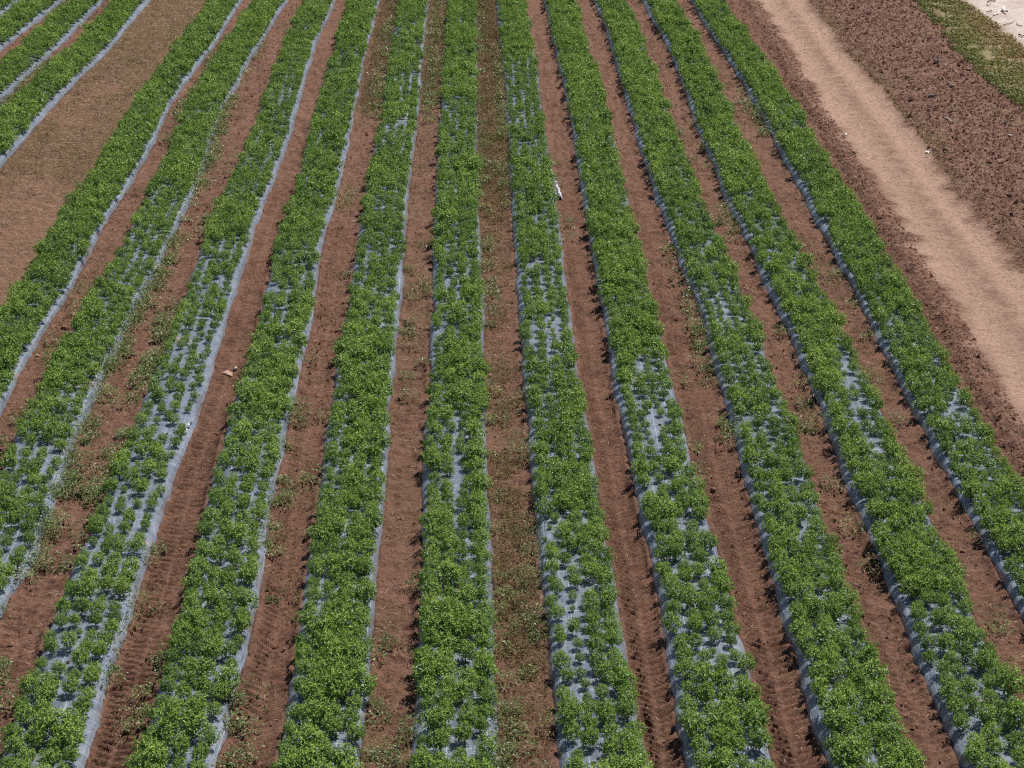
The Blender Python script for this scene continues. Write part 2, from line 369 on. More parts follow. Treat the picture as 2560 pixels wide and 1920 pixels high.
SHEET_WORDS = ['mulch sheet cutting across the top left corner of the field',
 'second mulch sheet in from the top left corner', 'mulch sheet second to the left of the bare weedy strip',
 'mulch sheet bordering the left side of the bare weedy strip', 'mulch sheet bordering the right side of the bare weedy strip',
 'weed fringed mulch sheet leaving the photo low on the left edge', 'sparsely planted mulch sheet ending in the bottom left corner',
 'mulch sheet second from the left at the bottom edge', 'mulch sheet third from the left at the bottom edge',
 'mulch sheet fourth from the left at the bottom edge', 'mulch sheet with a torn white flap on its right edge',
 'mulch sheet sixth from the left at the bottom edge', 'mulch sheet seventh from the left at the bottom edge',
 'mulch sheet running down into the bottom right corner', 'rightmost mulch sheet, beside the pale dirt track']
sheets = []
for b in beds:
    i = b.i
    ys = [16.0]
    while ys[-1] < 108: ys.append(ys[-1]+max(.06, .06*(ys[-1]/24)))
    ys = np.array(ys)
    c = bc(i, ys); hw = (br(i, ys)-bl(i, ys))/2
    S = PROF_S[None, :]; Yg = np.repeat(ys[:, None], len(PROF_S), 1)
    Xg = c[:, None] + S*hw[:, None]
    low = sstep(.80, .96, np.abs(S))
    Xg = Xg + low*np.sign(S)*(fbm(Yg*.9, Yg*0+np.sign(S)*7+i, 140+i, 4)-.5)*.11
    Z = PROF_Z[None, :]*(1+(fbm(Yg*.5, Yg*0+i*2, 150, 2)-.5)*.3) + (fbm(Xg*7, Yg*1.5, 160+i, 3)-.5)*.022
    Z = Z + low*(fbm(Yg*3, Yg*0+np.sign(S)*5, 170+i, 3)-.5)*.02
    if i == 10:    # sheet pulled loose on its right edge
        yc = at(1402, 470)[1]; m = np.exp(-((Yg-yc)/1.3)**2)*(S > .9)
        Xg = Xg + m*.13*(S-.9)*10; Z = Z+m*.02
    V = np.stack([Xg, Yg, Z], -1).reshape(-1, 3); nr, nc = Xg.shape
    idx = np.arange(nr*nc).reshape(nr, nc)
    Q = np.stack([idx[:-1, :-1], idx[:-1, 1:], idx[1:, 1:], idx[1:, :-1]], -1).reshape(-1, 4)
    arc = np.concatenate([[0], np.cumsum(np.hypot(np.diff(PROF_S)*BW/2, np.diff(PROF_Z)))])
    W = np.stack([np.repeat(arc[None], nr, 0)+i*.07, Yg+i*.11, np.repeat(low, nr, 0)], -1).reshape(-1, 3)
    me = mesh_np('mulch_sheet', V, Q, M_SHEET, {'weave': ('POINT', 'FLOAT_VECTOR', W)}, True)
    sheets.append(link('mulch_sheet', me, label='dark grey woven '+SHEET_WORDS[i], category='mulch sheet', group='mulch sheets over the raised beds'))

# loose flap of the sheet on the fifth bed
def flap(parent, u, v, L, wd, rz):
    p = at(u, v); n = 14; m = 6; V = []
    for a in range(n):
        for k in range(m):
            s = a/(n-1)-.5; q = k/(m-1)
            ed = 1-.35*abs(2*s)**2
            V.append((q*wd*ed*(1+.25*math.sin(a*1.9)), s*L, .05*math.sin(q*3.1)*(1+.6*math.sin(a*1.3))+.015*math.sin(a*2.7+k)+.055-.04*q))
    V = np.array(V); ca, sa = math.cos(rz), math.sin(rz)
    V = np.stack([V[:, 0]*ca-V[:, 1]*sa+p[0], V[:, 0]*sa+V[:, 1]*ca+p[1], V[:, 2]], -1)
    idx = np.arange(n*m).reshape(n, m)
    Q = np.stack([idx[:-1, :-1], idx[:-1, 1:], idx[1:, 1:], idx[1:, :-1]], -1).reshape(-1, 4)
    link('torn_flap', mesh_np('torn_flap', V, Q, M_FILM, None, True), parent, label='white torn flap of loose sheet')
flap(sheets[10], 1392, 478, 1.6, .09, .05)

# ------------------------------------------------------------------ plants
def rand_unit(n): 
    v = R.normal(size=(n, 3)); return v/np.linalg.norm(v, axis=1, keepdims=True)

def leaves(base, direc, length, width, droop=.25, fold=.25, axis=None):
    """rhombic folded leaves; arrays (n,3),(n,3),(n),(n)"""
    n = len(base)
    d = direc/np.linalg.norm(direc, axis=1, keepdims=True)
    up = (np.tile([0, 0, 1.], (n, 1)) if axis is None else axis) + R.normal(size=(n, 3))*.30
    s = np.cross(d, up); s /= (np.linalg.norm(s, axis=1, keepdims=True)+1e-6)
    nn = np.cross(s, d)
    L = length[:, None]; W = width[:, None]
    mid = base + d*L*.45
    v0 = base; v1 = mid + s*W*.5 + nn*W*fold; v3 = mid - s*W*.5 + nn*W*fold
    v2 = base + d*L*(1-.12*droop) - np.array([0, 0, 1.])*L*droop
    V = np.stack([v0, v1, v2, v3], 1).reshape(-1, 3)
    Q = np.arange(4*n).reshape(n, 4)
    return V, Q

def plant_template(nsh, nl, lsc, nin):
    """a bushy domed crown of short shoots, each ending in a rosette of small leaves; unit plant: radius .155, height .30"""
    lob = R.uniform(0, 2*math.pi)
    k = np.arange(nsh)+.5; ct = 1-1.42*k/nsh + R.normal(0, .06, nsh); ct = np.clip(ct, -.45, 1)
    ph = k*2.39996+R.normal(0, .25, nsh); st = np.sqrt(1-ct**2)
    # a few leading branches stand out as lumps of the crown
    lump = rand_unit(6); lump[:, 2] = np.abs(lump[:, 2])*.9+.1
    dirs = np.stack([st*np.cos(ph), st*np.sin(ph), ct], -1)
    near_l = (dirs@lump.T).max(1)
    rr = R.uniform(.90, 1.04, nsh)*(.80+.24*sstep(.55, .97, near_l))*(1+.10*np.cos(2*(ph-lob))+.07*np.cos(3*ph+lob))
    tip = np.stack([dirs[:, 0]*rr*.150, dirs[:, 1]*rr*.150, .150 + ct*rr*.150], -1)
    ax = np.stack([dirs[:, 0], dirs[:, 1], .40+ct], -1); ax /= np.linalg.norm(ax, axis=1, keepdims=True)
    B = np.repeat(tip, nl, 0); A = np.repeat(ax, nl, 0)
    k = np.tile(np.arange(nl), nsh); g = k*2.4 + np.repeat(R.uniform(0, 6.28, nsh), nl)
    e1 = np.cross(A, np.array([.31, .52, .79])); e1 /= np.linalg.norm(e1, axis=1, keepdims=True); e2 = np.cross(A, e1)
    inc = np.radians(34 + 58*(k/(nl-1)) + R.normal(0, 9, len(k)))
    d = A*np.cos(inc)[:, None] + (e1*np.cos(g)[:, None]+e2*np.sin(g)[:, None])*np.sin(inc)[:, None]
    base = B - A*(.042*(k/(nl-1)))[:, None] + R.normal(0, .004, (len(k), 3))
    ln = lsc*R.uniform(.034, .052, len(k))*(.75+.35*(k/(nl-1))); w = ln*R.uniform(.36, .46, len(k))
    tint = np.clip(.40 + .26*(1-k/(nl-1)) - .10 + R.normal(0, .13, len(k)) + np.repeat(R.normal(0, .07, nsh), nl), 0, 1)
    tint = np.where(R.random(len(k)) < .012, 1.0, tint)
    # extra darker leaves inside the crown, added to block light through it
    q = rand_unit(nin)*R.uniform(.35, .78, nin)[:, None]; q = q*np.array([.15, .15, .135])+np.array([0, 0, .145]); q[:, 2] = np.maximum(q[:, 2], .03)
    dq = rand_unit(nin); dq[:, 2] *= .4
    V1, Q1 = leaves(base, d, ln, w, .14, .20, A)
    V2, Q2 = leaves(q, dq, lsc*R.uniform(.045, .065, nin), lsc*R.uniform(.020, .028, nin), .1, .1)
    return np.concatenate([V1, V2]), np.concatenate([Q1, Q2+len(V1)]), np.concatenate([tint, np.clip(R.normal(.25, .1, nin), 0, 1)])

def tubes(paths, rad, sides=5):
    V = []; Q = []
    for P, r0, r1 in paths:
        P = np.array(P, float); n = len(P)
        for a in range(n):
            t = P[min(a+1, n-1)]-P[max(a-1, 0)]; t /= np.linalg.norm(t)+1e-9
            x = np.cross(t, [.3, .5, .8]); x /= np.linalg.norm(x); y = np.cross(t, x)
            r = r0+(r1-r0)*a/(n-1); o = len(V)
            for k in range(sides):
                V.append(P[a]+(x*math.cos(k*6.283/sides)+y*math.sin(k*6.283/sides))*r)
            if a:
                for k in range(sides):
                    Q.append((o-sides+k, o-sides+(k+1) % sides, o+(k+1) % sides, o+k))
    return np.array(V), np.array(Q)

def stem_template():
    paths = [([(0, 0, -.03), (.004, .003, .03), (0, .006, .075)], .008, .006)]
    for k in range(6):
        a = k*1.05+R.uniform(-.3, .3); r = R.uniform(.06, .10)
        paths.append(([(0, .006, .05+.006*k), (r*.5*math.cos(a), r*.5*math.sin(a), .11), (r*math.cos(a), r*math.sin(a), .19)], .0045, .0025))
    return tubes(paths, 0)

# crown size along each bed at stations of the photograph's height: one number, or one per plant row (left to right)
TAB = {
 0: [(0, 1.2)], 1: [(0, 1.2)], 2: [(0, 1.2), (150, 1.05), (260, 1.1)], 3: [(0, 1.2), (180, 1.15), (430, 1.2)],
 4: [(0, 1.2), (150, 1.2), (210, 1.0), (270, .95), (300, 1.1), (420, .98), (470, 1.2), (700, 1.25), (780, 1.15), (900, [1.1, .95, 1.15, 1.1]), (1050, 1.15)],
 5: [(0, 1.15), (200, 1.1), (240, .95), (290, .85), (330, 1.0), (440, .95), (520, .8), (690, .78), (720, .92), (830, .95), (900, 1.05), (975, [1.1, 1.1, .85, .55]), (1000, [.95, .75, .3, .75]), (1030, [.8, .95, .9, .85]), (1130, .80), (1240, .85), (1270, 1.1), (1340, 1.1), (1370, .95), (1520, .95)],
 6: [(0, [1.05, .85, .85, 1.1]), (100, .85), (230, [.9, .85, .6, .85]), (300, .9), (380, .8), (470, .95), (500, 1.05), (590, 1.0), (620, .72), (800, .72), (880, [.8, .68, .72, .68]), (1000, [.75, .72, .66, .62]), (1150, [.78, .7, .74, .62]), (1330, [.85, .68, .78, .72]), (1450, .80), (1560, [.9, .85, .8, .8]), (1690, .82), (1720, 1.12), (1850, 1.15), (1920, 1.0)],
 7: [(0, 1.2), (110, 1.1), (150, .98), (300, 1.05), (600, 1.0), (640, .85), (800, .88), (900, 1.05), (1010, 1.08), (1050, [.8, .72, .85, .8]), (1100, [.75, .95, .95, .9]), (1180, [.8, .9, .95, .9]), (1300, .88), (1380, 1.0), (1500, 1.0), (1560, [1.0, .95, 1.1, 1.1]), (1680, [1.1, 1.2, 1.15, .8]), (1720, [.95, 1.0, 1.1, 1.05]), (1780, [.9, .95, .95, .5]), (1830, [1.0, 1.1, .95, .7]), (1900, 1.05)],
 8: [(0, 1.05), (60, .85), (300, .80), (325, [.5, .35, .3, .75]), (350, .9), (450, .98), (560, 1.0), (650, .9), (800, .85), (860, 1.0), (900, [1.0, 1.25, 1.2, 1.1]), (940, [.75, 1.1, 1.3, 1.3]), (1100, [.85, .85, 1.3, 1.25]), (1240, [.75, .9, 1.3, 1.3]), (1270, 1.3), (1440, 1.3), (1480, [.8, 1.25, 1.25, .9]), (1510, [1.0, .9, 1.25, 1.2]), (1640, [1.1, 1.15, 1.25, 1.2]), (1700, [.85, 1.0, 1.15, 1.15]), (1760, [.6, 1.2, 1.25, 1.1]), (1850, 1.2), (1920, 1.05)],
 9: [(0, 1.08), (230, 1.0), (260, [.9, .72, .9, 1.0]), (480, [.9, .8, .9, 1.0]), (520, 1.0), (700, [.9, .75, .95, .95]), (850, [.85, .9, .9, 1.05]), (880, [.85, 1.1, 1.2, 1.1]), (1010, [.85, 1.1, 1.2, 1.1]), (1050, [.85, .75, .6, 1.2]), (1150, [.8, .75, .55, 1.1]), (1190, [.85, .85, .55, 1.1]), (1310, [.95, .85, .75, 1.1]), (1400, [1.05, 1.05, .9, 1.1]), (1500, 1.1), (1540, 1.2), (1920, 1.22)],
 10: [(0, 1.0), (130, .95), (170, .78), (270, .8), (330, [.85, .8, .75, .95]), (440, .9), (640, .92), (690, .76), (780, .75), (800, [.8, .62, .4, .8]), (870, [.85, .7, .5, .9]), (930, 1.0), (1010, 1.0), (1040, 1.18), (1120, 1.15), (1160, [1.0, .75, 1.0, 1.1]), (1210, [1.0, 1.1, 1.1, 1.1]), (1280, [1.1, 1.15, 1.2, 1.15]), (1310, [.4, .55, .9, 1.15]), (1370, [.75, .85, 1.1, 1.15]), (1480, [.75, .6, 1.15, 1.15]), (1600, [.8, .55, 1.1, 1.2]), (1690, [.82, .62, 1.1, 1.2]), (1760, [1.1, .7, 1.2, 1.2]), (1860, [1.05, .9, 1.2, 1.2]), (1920, [.8, 1.1, 1.2, 1.2])],
 11: [(0, 1.1), (880, 1.12), (910, [1.1, 1.0, .5, .9]), (960, [1.0, .95, .75, .95]), (1020, [.95, .85, .6, .9]), (1130, [.9, .62, .9, .9]), (1240, .92), (1290, 1.0), (1430, [.85, 1.0, .9, .95]), (1600, [.95, 1.0, .95, .95]), (1640, [.9, .9, .6, .9]), (1690, [.95, 1.1, .75, .85]), (1740, 1.1), (1920, 1.15)],
 12: [(0, 1.12), (440, 1.1), (470, .98), (620, .95), (660, [.95, .6, .9, .98]), (740, .85), (790, [.9, .72, .75, .9]), (812, [.9, .5, .55, .85]), (850, [.9, .8, .8, .85]), (960, .9), (1000, 1.0), (1100, .98), (1200, 1.05), (1310, [.85, 1.05, 1.1, 1.05]), (1400, 1.0), (1450, 1.15), (1500, 1.25), (1920, 1.3)],
 13: [(0, 1.15), (500, 1.15), (560, 1.0), (700, [1.0, .95, .75, .85]), (800, 1.0), (900, [1.05, 1.0, .75, .95]), (960, [1.1, .95, .35, .95]), (1010, [1.05, 1.0, .6, .9]), (1080, [1.05, 1.05, .7, .95]), (1120, [1.1, 1.1, .3, .95]), (1160, [1.1, 1.1, .55, .95]), (1220, 1.15), (1480, 1.15), (1540, [.85, .9, .9, 1.05]), (1680, [.85, 1.1, .95, 1.1]), (1790, [.95, .9, .75, 1.05]), (1920, [.95, .9, 1.0, 1.1])],
 14: [(0, 1.18), (290, 1.12), (325, [1.05, .9, .5, .7]), (360, 1.1), (700, 1.12), (980, 1.12), (1030, [1.1, 1.1, .6, .85]), (1080, [1.1, .95, .9, .9]), (1120, 1.12), (1250, 1.08), (1280, [.9, .75, 1.1, 1.1]), (1330, 1.1), (1600, 1.15)],
}
def size_at(i, v, row):
    T = TAB[i]; ys = [a for a, _ in T]; vs = [(s if not isinstance(s, list) else s[row]) for _, s in T]
    return float(np.interp(v, ys, vs))

ROWX = [-.368, -.123, .128, .385]; PITCHY = .40
plants = []      # bed, row, x, y, z, scale, yaw, tint, px size
holes = []
for i in range(NB):
    for row in range(4):
        y = 19.5 + (row % 2)*PITCHY/2 + R.uniform(0, .1) + i*.05
        while y < 90:
            yy = y + R.normal(0, .06)
            x = bc(i, yy) + ROWX[row]*1.03 + R.normal(0, .034)
            u, v, s = proj((x, yy, .2))
            if -260 < u < 2820 and -150 < v < 2160:
                uv = proj((x, yy, .15)); sz = size_at(i, max(0, min(1920, uv[1])), row)
                n = fbm(np.array([x*.9]), np.array([yy*.45]), 200+i, 3)[0]
                sz = sz if sz < .95 else .95+(sz-.95)*.55
                sc = sz*.99*(1+(n-.5)*.55)*math.exp(R.normal(0, .17))
                if sz < .98 and R.random() < .04: sc *= .55
                if sc > .30 and R.random() > .03:
                    plants.append([i, row, x, yy, float(bed_top(i, x, yy)), min(sc, 1.55), R.uniform(0, 6.283), R.normal(0, .11) + (n-.5)*.25, s*min(sc, 1.55), u, v])
                elif 0 < u < 2560: holes.append((i, x, yy, s))
            y += PITCHY
inside = [p for p in plants if -10 < p[9] < 2570 and -10 < p[10] < 1945]
inside.sort(key=lambda p: -p[8])
NEAR = 300
near = inside[:NEAR]; nid = set(id(p) for p in near)
rest = [p for p in plants if id(p) not in nid]

ORD = 'first second third fourth fifth sixth seventh eighth ninth tenth eleventh twelfth thirteenth fourteenth fifteenth sixteenth seventeenth eighteenth nineteenth twentieth'.split()
ORD += ['twenty-'+w for w in ORD[:9]] + ['thirtieth'] + ['thirty-'+w for w in ORD[:9]] + ['fortieth']
BEDWORD = {5: 'bed leaving on left edge', 6: 'first bed from bottom left', 7: 'second bed from bottom left', 8: 'third bed from bottom left', 9: 'fourth bed from bottom left', 10: 'fifth bed from bottom left', 11: 'sixth bed from bottom left', 12: 'seventh bed from bottom left', 13: 'bottom right corner bed', 14: 'bed leaving on right edge', 4: 'bed beside the weedy strip'}
ROWWORD = ['left edge row', 'left inner row', 'right inner row', 'right edge row']

T_NEAR = [plant_template(58, 8, 1.0, 110) for _ in range(14)]
T_MID = [plant_template(36, 7, 1.32, 60) for _ in range(12)]
T_FAR = [plant_template(26, 6, 1.65, 40) for _ in range(12)]
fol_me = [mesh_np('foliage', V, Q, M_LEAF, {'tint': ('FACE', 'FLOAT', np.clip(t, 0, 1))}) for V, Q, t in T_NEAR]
stem_me = [mesh_np('stem', *stem_template(), M_STEM, None, True) for _ in range(5)]
protos = []
for k in range(14):
    protos.append((fol_me[k], stem_me[k % 5]))
count = {}
proto_root = empty('bushy_plant', (0, 0, 0), group='bushy plants at the front of the beds', category='plant')
proto_fol = link('foliage', fol_me[0], proto_root); proto_stem = link('stem', stem_me[0], proto_root)
first = True
ordno = {}
for p in sorted(near, key=lambda p: p[3]):
    i, row, x, y, z, sc, yaw, tn = p[:8]
    kk = ordno.get((i, row), 0); ordno[(i, row)] = kk+1
    var = int(R.integers(14))
    if first: root, fo, st = proto_root, proto_fol, proto_stem; first = False
    else:
        root = proto_root.copy(); fo = proto_fol.copy(); st = proto_stem.copy()
        for o in (root, fo, st): C.objects.link(o)
        fo.parent = root; st.parent = root
    fo.data = fol_me[var]; st.data = stem_me[var % 5]
    root.location = (x, y, z-.005); root.rotation_euler = (R.normal(0, .05), R.normal(0, .05), yaw); root.scale = (sc, sc, sc*(1.0 if sc > 1.1 else 1.08))
    word = 'small' if sc < .78 else ('large' if sc > 1.15 else 'medium')
    root['label'] = f"{word} green bush, {ORD[kk]} from front in {ROWWORD[row]}, {BEDWORD[i]}"

def bake(items, templ):
    Vs, Qs, Ts = [], [], []; off = 0
    for p in items:
        V, Q, t = templ[int(R.integers(len(templ)))]
        i, row, x, y, z, sc, yaw, tn = p[:8]
        c, s = math.cos(yaw), math.sin(yaw)
        W = np.stack([(V[:, 0]*c-V[:, 1]*s)*sc+x, (V[:, 0]*s+V[:, 1]*c)*sc+y, V[:, 2]*sc*(1.0 if sc > 1.1 else 1.08)+z-.005], -1)
        Vs.append(W); Qs.append(Q+off); Ts.append(np.clip(t+tn, 0, 1)); off += len(V)
    return np.concatenate(Vs), np.concatenate(Qs), np.concatenate(Ts)
ra = [p for p in rest if p[3] < 33]; rb = [p for p in rest if 33 <= p[3] < 50]; rc = [p for p in rest if p[3] >= 50]
parts = [bake(ra, T_NEAR), bake(rb, T_MID), bake(rc, T_FAR)]
off = 0; VV = []; QQ = []; TT = []
for V, Q, t in parts: VV.append(V); QQ.append(Q+off); TT.append(t); off += len(V)
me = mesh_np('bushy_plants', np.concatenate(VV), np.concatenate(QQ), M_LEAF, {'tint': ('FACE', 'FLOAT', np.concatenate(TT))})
link('bushy_plants', me, kind='stuff', label='rows of bushy green plants on all the beds farther back', category='plants')
print('plants', len(near), len(ra), len(rb), len(rc), 'holes', len(holes))

# empty planting holes (parts of the sheet): raised discs, depth shade painted near-black
holes.sort(key=lambda h: -h[3])
n = 12
ang = np.linspace(0, 2*math.pi, n, endpoint=False)
for (i, x, y, s) in holes[:45]:
    rr = .034*(1+.2*np.sin(ang*2+x)+.12*np.sin(ang*3+y))
    z = float(bed_top(i, x, y))
    V = np.concatenate([np.stack([x+rr*np.cos(ang), y+rr*np.sin(ang), np.full(n, z+.014)], -1), np.stack([x+rr*.6*np.cos(ang), y+rr*.6*np.sin(ang), np.full(n, z+.0125)], -1), [[x, y, z+.0115]]*1])
    Q = [(k, (k+1) % n, n+(k+1) % n, n+k) for k in range(n)]
    bm = [q for q in Q] + [(n+k, n+(k+1) % n, 2*n, 2*n) for k in range(n)]
    me = bpy.data.meshes.new('planting_hole'); me.from_pydata(V.tolist(), [], [tuple(dict.fromkeys(q)) for q in bm]); me.materials.append(M_HOLE)
    link('planting_hole', me, sheets[i])

# ------------------------------------------------------------------ weeds, litter, grass (uncountable)
def scatter_alley(i, y0, y1, s0, s1, dens):
    """points in the alley right of bed i between two photo heights, s across the alley"""
    Ya = at(1200, y1)[1]; Yb = at(1200, y0)[1]
    if y0 <= 0: Yb = 90
    if y1 >= 1920: Ya = 20
    n = int(dens*1.25*(Yb-Ya)*.62*(s1-s0))
    Y = R.uniform(Ya, Yb, n); s = R.uniform(s0, s1, n)
    a = br(i, Y); b = bl(i+1, Y) if i+1 < NB else a+.8
    X = a+(b-a)*s
    u, v, q = proj(np.stack([X, Y, Y*0], -1)); k = (u > -150) & (u < 2710) & (v > -100) & (v < 2080)
    return X[k], Y[k]

def clump_leaves(X, Y, Z, nl, h, rad, ll, lw, lod=True, upr=.35):
    """leafy weed clumps -> leaf arrays"""
    B = []; D = []; Ls = []; Ws = []; T = []
    for x, y, z in zip(X, Y, Z):
        f = max(1., y/34.) if lod else 1.
        k = max(4, int(nl/f**1.6)); sc = math.exp(R.normal(0, .3))
        ph = R.uniform(0, 6.283, k); rr = np.sqrt(R.uniform(0, 1, k))*rad*sc; hh = R.uniform(.05, 1, k)*h*sc*(1-.4*(rr/(rad*sc))**2)
        B.append(np.stack([x+rr*np.cos(ph), y+rr*np.sin(ph), z+hh], -1))
        p2 = ph+R.normal(0, .9, k); D.append(np.stack([np.cos(p2), np.sin(p2), R.normal(upr, .5, k)], -1))
        Ls.append(ll*R.uniform(.6, 1.3, k)*f**.7); Ws.append(lw*R.uniform(.7, 1.3, k)*f**.7); T.append(np.clip(.5+R.normal(0, .15)+R.normal(0, .2, k), 0, 1))
    B = np.concatenate(B); V, Q = leaves(B, np.concatenate(D), np.concatenate(Ls), np.concatenate(Ws))
    return V, Q, np.concatenate(T)

def stuff(name, groups, mat, label, cat):
    VV, QQ, TT = [], [], []; off = 0
    for V, Q, t in groups: VV.append(V); QQ.append(Q+off); TT.append(t); off += len(V)
    V = np.concatenate(VV); print(name, len(V)//4)
    link(name, mesh_np(name, V, np.concatenate(QQ), mat, {'tint': ('FACE', 'FLOAT', np.concatenate(TT))}), kind='stuff', label=label, category=cat)

def groups_of(specs, nl, h, rad, ll, lw, upr=.35):
    out = []
    for sp in specs:
        X, Y = scatter_alley(*sp[:6])
        if len(sp) > 6:
            k = fbm(X*.8, Y*.5, 300+sp[0], 3) > sp[6]; X, Y = X[k], Y[k]
        if len(X): out.append(clump_leaves(X, Y, ground_z(X, Y, False), nl, h, rad, ll, lw, True, upr))
    return out

green = groups_of([
  (5, 240, 480, -.35, .22, 24), (5, 480, 590, -.2, .15, 8), (5, 590, 760, -.3, .28, 20), (5, 760, 1010, -.35, .25, 24), (5, 1010, 1250, -.3, .28, 20, .4), (5, 1250, 1560, -.3, .3, 18, .42), (5, 1500, 1920, -.3, .45, 14, .45),
  (5, 100, 300, -.1, .2, 6), (5, 760, 1000, .68, 1.15, 20), (5, 930, 1250, .66, 1.15, 20, .4), (5, 400, 760, .8, 1.1, 6, .45), (5, 1250, 1920, .75, 1.1, 6, .45),
  (4, 60, 420, .8, 1.1, 7, .45), (4, 120, 420, .6, 1.0, 4, .5), (4, 500, 1100, .3, 1.0, 2.2, .5),
  (6, 1350, 1750, -.3, .15, 7, .45), (6, 1600, 1920, .6, 1.1, 4, .5), (7, 0, 300, .55, 1.1, 8, .4), (7, 450, 700, .1, 1.0, 3, .5), (7, 900, 1920, -.15, .3, 6, .45), (7, 800, 1920, .6, 1., 2.2, .5), (7, 1740, 1920, -.2, .6, 9),
  (8, 0, 320, .1, .9, 5), (8, 600, 1920, .0, 1.0, 3, .5), (8, 1200, 1700, -.1, .4, 7, .45), (9, 0, 700, .0, .25, 9, .4), (9, 120, 520, .75, 1.15, 11, .35), (9, 700, 1920, .0, .3, 6, .45), (9, 1000, 1920, .55, 1.05, 5, .5),
  (9, 1700, 1920, -.2, .4, 9), (11, 620, 1150, .75, 1.1, 9, .35), (11, 700, 1250, -.1, .2, 4, .5), (12, 300, 1100, .0, 1.0, 2, .5), (13, 230, 350, .5, 1.05, 9), (13, 600, 1920, .0, 1.0, 2, .52), (12, 1200, 1920, .1, .9, 1.5, .5), (10, 0, 800, -.1, .2, 2.5, .5), (2, 60, 300, 0, 1, 5, .5), (2, 120, 300, .2, 1., 6, .5)], 95, .25, .19, .056, .024)
stuff('green_weeds', green, M_WEED, 'patches of greyish green weeds growing along the sheet edges and alleys', 'weeds')

dry = groups_of([
  (3, 0, 1100, .02, .98, 16, .42), (9, 0, 480, .02, .98, 85), (9, 480, 620, .1, .9, 40), (9, 480, 1920, .05, .9, 20, .46), (8, 0, 260, .05, .95, 45), (8, 260, 1920, .0, .9, 8, .48),
  (7, 0, 280, .1, .95, 45, .35), (7, 500, 1920, .1, .9, 6, .5), (9, 1150, 1700, .1, .85, 48, .4), (4, 0, 1100, .1, .9, 7, .48), (5, 0, 400, .3, 1., 6, .45), (6, 1200, 1920, .1, .9, 3, .5), (13, 150, 900, .05, .9, 8, .48), (13, 900, 1920, .05, .9, 4, .5), (12, 0, 1920, .05, .9, 3, .5), (2, 0, 400, 0, 1, 10, .45)], 46, .12, .15, .060, .0105, .8)
Xw = R.uniform(-32, -5, 16000); Yw = R.uniform(32, 88, 16000)
k = (Xw > br(3, Yw)+.1) & (Xw < bl(4, Yw)-.05) & (fbm(Xw*.35, Yw*.16, 75, 4) > .42); Xw, Yw = Xw[k], Yw[k]
dry.append(clump_leaves(Xw, Yw, ground_z(Xw, Yw, False), 34, .08, .20, .060, .012, True, .6))
stuff('dry_weeds', dry, M_DRYW, 'low olive and brown dried weeds covering alleys and the bare strip', 'dry weeds')

def strips(X, Y, Z, ln, wd):
    n = len(X); a = R.uniform(0, 6.283, n); L = R.uniform(*ln, n)*np.where(R.random(n) < .12, 1.7, 1.0); W = wd*np.maximum(1, Y/40)
    d = np.stack([np.cos(a), np.sin(a), R.normal(0, .10, n)], -1); a2 = a+R.normal(0, .55, n)
    d2 = np.stack([np.cos(a2), np.sin(a2), R.normal(-.05, .12, n)], -1); s = np.stack([-np.sin(a), np.cos(a), R.normal(0, .3, n)], -1)*W[:, None]*.5
    b = np.stack([X, Y, Z+.008+R.uniform(0, .022, n)], -1)
    m = b+d*L[:, None]*.5; e = m+d2*L[:, None]*.5
    V = np.stack([b-s, b+s, m+s, m-s, e+s*.5, e-s*.5], 1).reshape(-1, 3)
    Q = (np.arange(n)[:, None, None]*6+np.array([[0, 1, 2, 3], [3, 2, 4, 5]])[None]).reshape(-1, 4)
    return V, Q, np.repeat(np.clip(R.normal(.42, .27, n), 0, 1), 2)
lit = []
for i in range(0, NB-1):
    if i == 3: continue
    X, Y = scatter_alley(i, 0, 1920, .05, .95, 40 if i not in (6, 10) else 18)
    k = fbm(X*.7, Y*.4, 400+i, 3) > .42; X, Y = X[k], Y[k]
    lit.append(strips(X, Y, ground_z(X, Y, False), (.03, .15), .0055))
n = 22000; Y = R.uniform(24, 88, n); X = trkL(Y) + (trkR(Y)-trkL(Y))*R.uniform(-.35, 1.25, n)
u, v, q = proj(np.stack([X, Y, Y*0], -1)); k = (u < 2700) & (v > -80); X, Y = X[k], Y[k]
lit.append(strips(X, Y, ground_z(X, Y, False)-.006, (.03, .12), .007))
n = 9000; Y = R.uniform(40, 88, n); X = br(3, Y) + (bl(4, Y)-br(3, Y))*R.uniform(.02, .98, n)
u, v, q = proj(np.stack([X, Y, Y*0], -1)); k = (u > -100) & (v > -80); X, Y = X[k], Y[k]
lit.append(strips(X, Y, ground_z(X, Y, False), (.04, .15), .007))
stuff('straw_litter', lit, M_STRAW, 'pale dry straw and stalk litter lying on the red soil and track', 'straw')

def blades(X, Y, Z, h, w, tint):
    n = len(X); a = R.uniform(0, 6.283, n)
    d = np.stack([np.cos(a)*.55, np.sin(a)*.55, np.ones(n)], -1)
    V, Q = leaves(np.stack([X, Y, Z], -1), d, h*R.uniform(.5, 1.4, n), np.full(n, w)*R.uniform(.7, 1.3, n), droop=.35)
    return V, Q, np.clip(tint+R.normal(0, .14, n), 0, 1)
n = 26000; Y = R.uniform(56, 90, n); q = R.uniform(-.15, 1.1, n); X = grsL(Y)+(grsR(Y)-grsL(Y))*q
k = (fbm(X*1.5, Y*1.5, 70, 3) > .36); u, v, s_ = proj(np.stack([X, Y, Y*0], -1)); k &= (u < 2760) & (v > -120); X, Y, q = X[k], Y[k], q[k]
gg = [blades(X, Y, ground_z(X, Y, False),   .20, .045, np.clip(.12+.75*q+(fbm(X, Y, 72, 3)-.5)*.9, 0, 1))]
